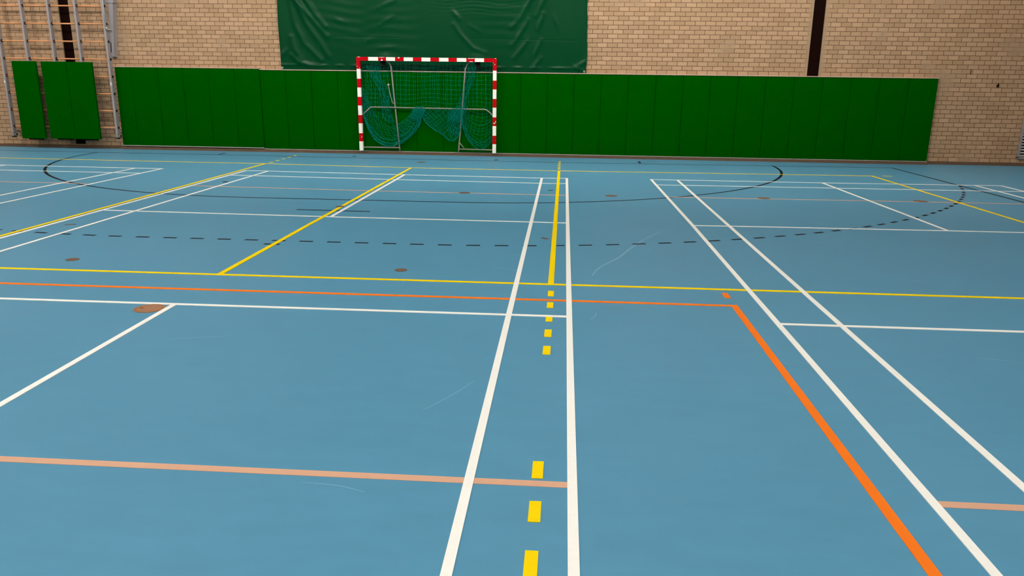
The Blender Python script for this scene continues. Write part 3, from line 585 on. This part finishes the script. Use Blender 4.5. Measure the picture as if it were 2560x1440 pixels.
# ------------------------------------------------------------------ wooden-rung climbing frame on the left
RK = empty('climbing_frame', (-8.72, 11.36, .31))
tag(RK, 'grey steel climbing frame with pale wooden rungs on the left brick wall', 'climbing frame')
UX = [-9.985, -9.385, -8.745, -8.106, -7.445]; ZR = [.499+.3858*k for k in range(14)]
UXc = [-10.01, -9.39, -8.748, -8.108, -7.452]
for i, ux in enumerate(UXc):
    b = MB(); zb = .33 if i in (0, 4) else .26
    b.box(ux-.023, ux+.023, 11.35, 11.465, zb, 5.9)
    o = local(RK, b, 'upright', M['rackgrey'], bevel=.008)
    for zr in ZR:
        b = MB(); xa = ux-.026 if i == 0 else ux-.036; xb = ux+.027 if i == 4 else ux+.036
        b.tube([(xa, 11.418, zr), (xb, 11.418, zr)], .031, 16); sub(RK, o, b, 'rung_socket', M['rubber'])
    if i == 4: UP = o
    if i == 0: UP0 = o
for zr in ZR:
    for i in range(4):
        b = MB(); b.tube([(UXc[i]+.023, 11.418, zr), (UXc[i+1]-.023, 11.418, zr)], .0165, 12)
        local(RK, b, 'rung', M['wood'], smooth=True)
for ux in (UXc[0], UXc[4]):
    b = MB(); b.box(ux-.028, ux+.028, 11.34, 11.45, .27, .37); b.tube([(ux+.02, 11.41, .30), (ux+.05, 11.41, .30)], .03, 14); local(RK, b, 'foot_bracket', M['steel'], bevel=.006)
    b = MB(); b.box(ux-.03, ux+.03, 11.345, 11.445, .245, .272); b.box(ux+.05, ux+.075, 11.40, 11.43, .29, .33); local(RK, b, 'rubber_foot', M['rubber'], bevel=.005)
    b = MB(); b.box(ux-.02, ux+.02, 11.44, 11.60, 4.4, 4.46); b.box(ux-.02, ux+.02, 11.44, 11.60, .36, .40); local(RK, b, 'wall_stay', M['rackgrey'])
b = MB(); b.box(UXc[4]-.018, UXc[4]+.024, 11.3475, 11.35, 1.465, 1.525); stk = sub(RK, UP, b, 'sticker', M['sticker']); stk['label'] = 'white square sticker'
b = MB(); b.box(UXc[4]-.004, UXc[4]+.012, 11.3465, 11.3475, 1.485, 1.505); sub(RK, UP, b, 'sticker_mark', M['rubber'])
b = MB(); b.box(UXc[0]-.018, UXc[0]+.006, 11.3475, 11.35, 1.49, 1.54); sub(RK, UP0, b, 'sticker', M['sticker'])
b = MB(); b.tube([(-7.83, 11.38, 1.26), (-7.80, 11.37, 1.30), (-7.76, 11.37, 1.36)], .006, 8); b.tube([(-7.78, 11.38, 1.36), (-7.745, 11.38, 1.32)], .006, 8); b.tube([(-7.84, 11.385, 1.26), (-7.825, 11.38, 1.19)], .005, 8)
local(RK, b, 'hook', M['steel'], smooth=True)
# hinge channel and swing arm that carry the frame, at its right side
def slab(P, Q, hw, ya, yb):
    """leaning flat bar between two points (x, z)"""
    b.add([(P[0]-hw[0], y_, P[1]) if k == 0 else (P[0]+hw[0], y_, P[1]) if k == 1 else (Q[0]+hw[1], y_, Q[1]) if k == 2 else (Q[0]-hw[1], y_, Q[1]) for y_ in (ya, yb) for k in range(4)],
          [(0, 1, 2, 3), (7, 6, 5, 4), (0, 4, 5, 1), (1, 5, 6, 2), (2, 6, 7, 3), (3, 7, 4, 0)])
b = MB(); slab((-7.425, 2.10), (-7.17, 5.0), (.045, .07), 11.48, 11.50); slab((-7.468, 2.10), (-7.235, 5.0), (.006, .006), 11.50, 11.6); slab((-7.382, 2.10), (-7.105, 5.0), (.006, .006), 11.50, 11.6); slab((-7.42, 2.085), (-7.165, 5.0), (.06, .09), 11.58, 11.6)
local(RK, b, 'hinge_channel', M['rackgrey'], bevel=.003)
b = MB(); slab((-7.43, 2.2), (-7.41, 2.42), (.007, .007), 11.477, 11.48); local(RK, b, 'slot', M['dark'])
b = MB(); b.box(-7.46, -7.24, 11.465, 11.60, 3.27, 3.5); b.tube([(-7.24, 11.52, 3.30), (-7.20, 11.52, 3.30)], .014, 10); local(RK, b, 'mounting_plate', M['rackgrey'], bevel=.004)
b = MB(); b.tube([(-7.41, 11.33, 4.8), (-7.408, 11.33, 3.4), (-7.40, 11.335, 2.74)], .013, 10); b.tube([(-7.405, 11.335, 2.74), (-7.40, 11.36, 2.70), (-7.37, 11.42, 2.69), (-7.36, 11.49, 2.69)], .015, 10); local(RK, b, 'swing_arm', M['alu'], smooth=True)
# mats hung on the frame
for k, (a, c, zt, zb, lab) in enumerate(((-9.715, -9.14, 1.981, .226, 'green gym mat hanging alone on the left of the climbing frame'),
                              (-9.015, -8.415, 1.976, .233, 'green gym mat, left one of the touching pair on the climbing frame'),
                              (-8.409, -7.803, 1.972, .231, 'green gym mat, right one of the touching pair on the climbing frame'))):
    o = empty('gym_mat', ((a+c)/2, 11.29, zb)); tag(o, lab, 'gym mat', 'green mats hung on the climbing frame')
    b = MB(); b.box(a, c, 11.25, 11.315, zb, zt); local(o, b, 'cover', M['pad'], bevel=.012)
    b = MB(); b.box(a+.12, c-.1, 11.318, 11.345, zb-.03, zb+.05); b.box(a+.1, c-.1, 11.318, 11.345, 1.7, 1.78); local(o, b, 'hanging_strap', M['rubber'])

# ------------------------------------------------------------------ right end: grille and small fixings
t = empty('wall_grille', (13.6, 11.6, .174)); tag(t, 'grey louvred ventilation grille low on the brick wall at the right edge', 'grille')
b = MB(); ga, gc = 13.055, 14.2
b.box(ga, ga+.045, 11.555, 11.6, .17, 1.25); b.box(gc-.045, gc, 11.555, 11.6, .17, 1.25); b.box(ga, gc, 11.555, 11.6, 1.21, 1.25); b.box(ga, gc, 11.555, 11.6, .155, .20)
local(t, b, 'frame', M['grille'], bevel=.004)
b = MB(); b.box(ga+.04, gc-.04, 11.59, 11.6, .18, 1.23); local(t, b, 'backing', M['dark'])
for k in range(16):
    z_ = .215+k*.0635; b = MB(); b.add([(ga+.045, 11.556, z_), (gc-.045, 11.556, z_), (gc-.045, 11.586, z_+.028), (ga+.045, 11.586, z_+.028), (ga+.045, 11.556, z_+.026), (gc-.045, 11.556, z_+.026), (gc-.045, 11.586, z_+.034), (ga+.045, 11.586, z_+.034)],
        [(0, 1, 2, 3), (4, 5, 6, 7), (0, 1, 5, 4), (3, 2, 6, 7), (0, 3, 7, 4), (1, 2, 6, 5)]); local(t, b, 'slat', M['alu'])
b = MB(); b.tube([(12.40, 11.6, 1.71), (12.40, 11.575, 1.71)], .022, 14); b.tube([(12.40, 11.58, 1.735), (12.41, 11.585, 1.76)], .012, 8)
tag(b.build('wall_plug', M['dark'], loc=(12.40, 11.6, 1.71)), 'small dark plug in the brick wall to the right of the last green pad', 'wall plug')
b = MB(); b.box(11.785, 11.795, 11.594, 11.6, 1.94, 2.05)
tag(b.build('wall_nail', M['dark'], loc=(11.79, 11.6, 2.0)), 'thin dark nail in a brick joint above the right end of the pads', 'nail')
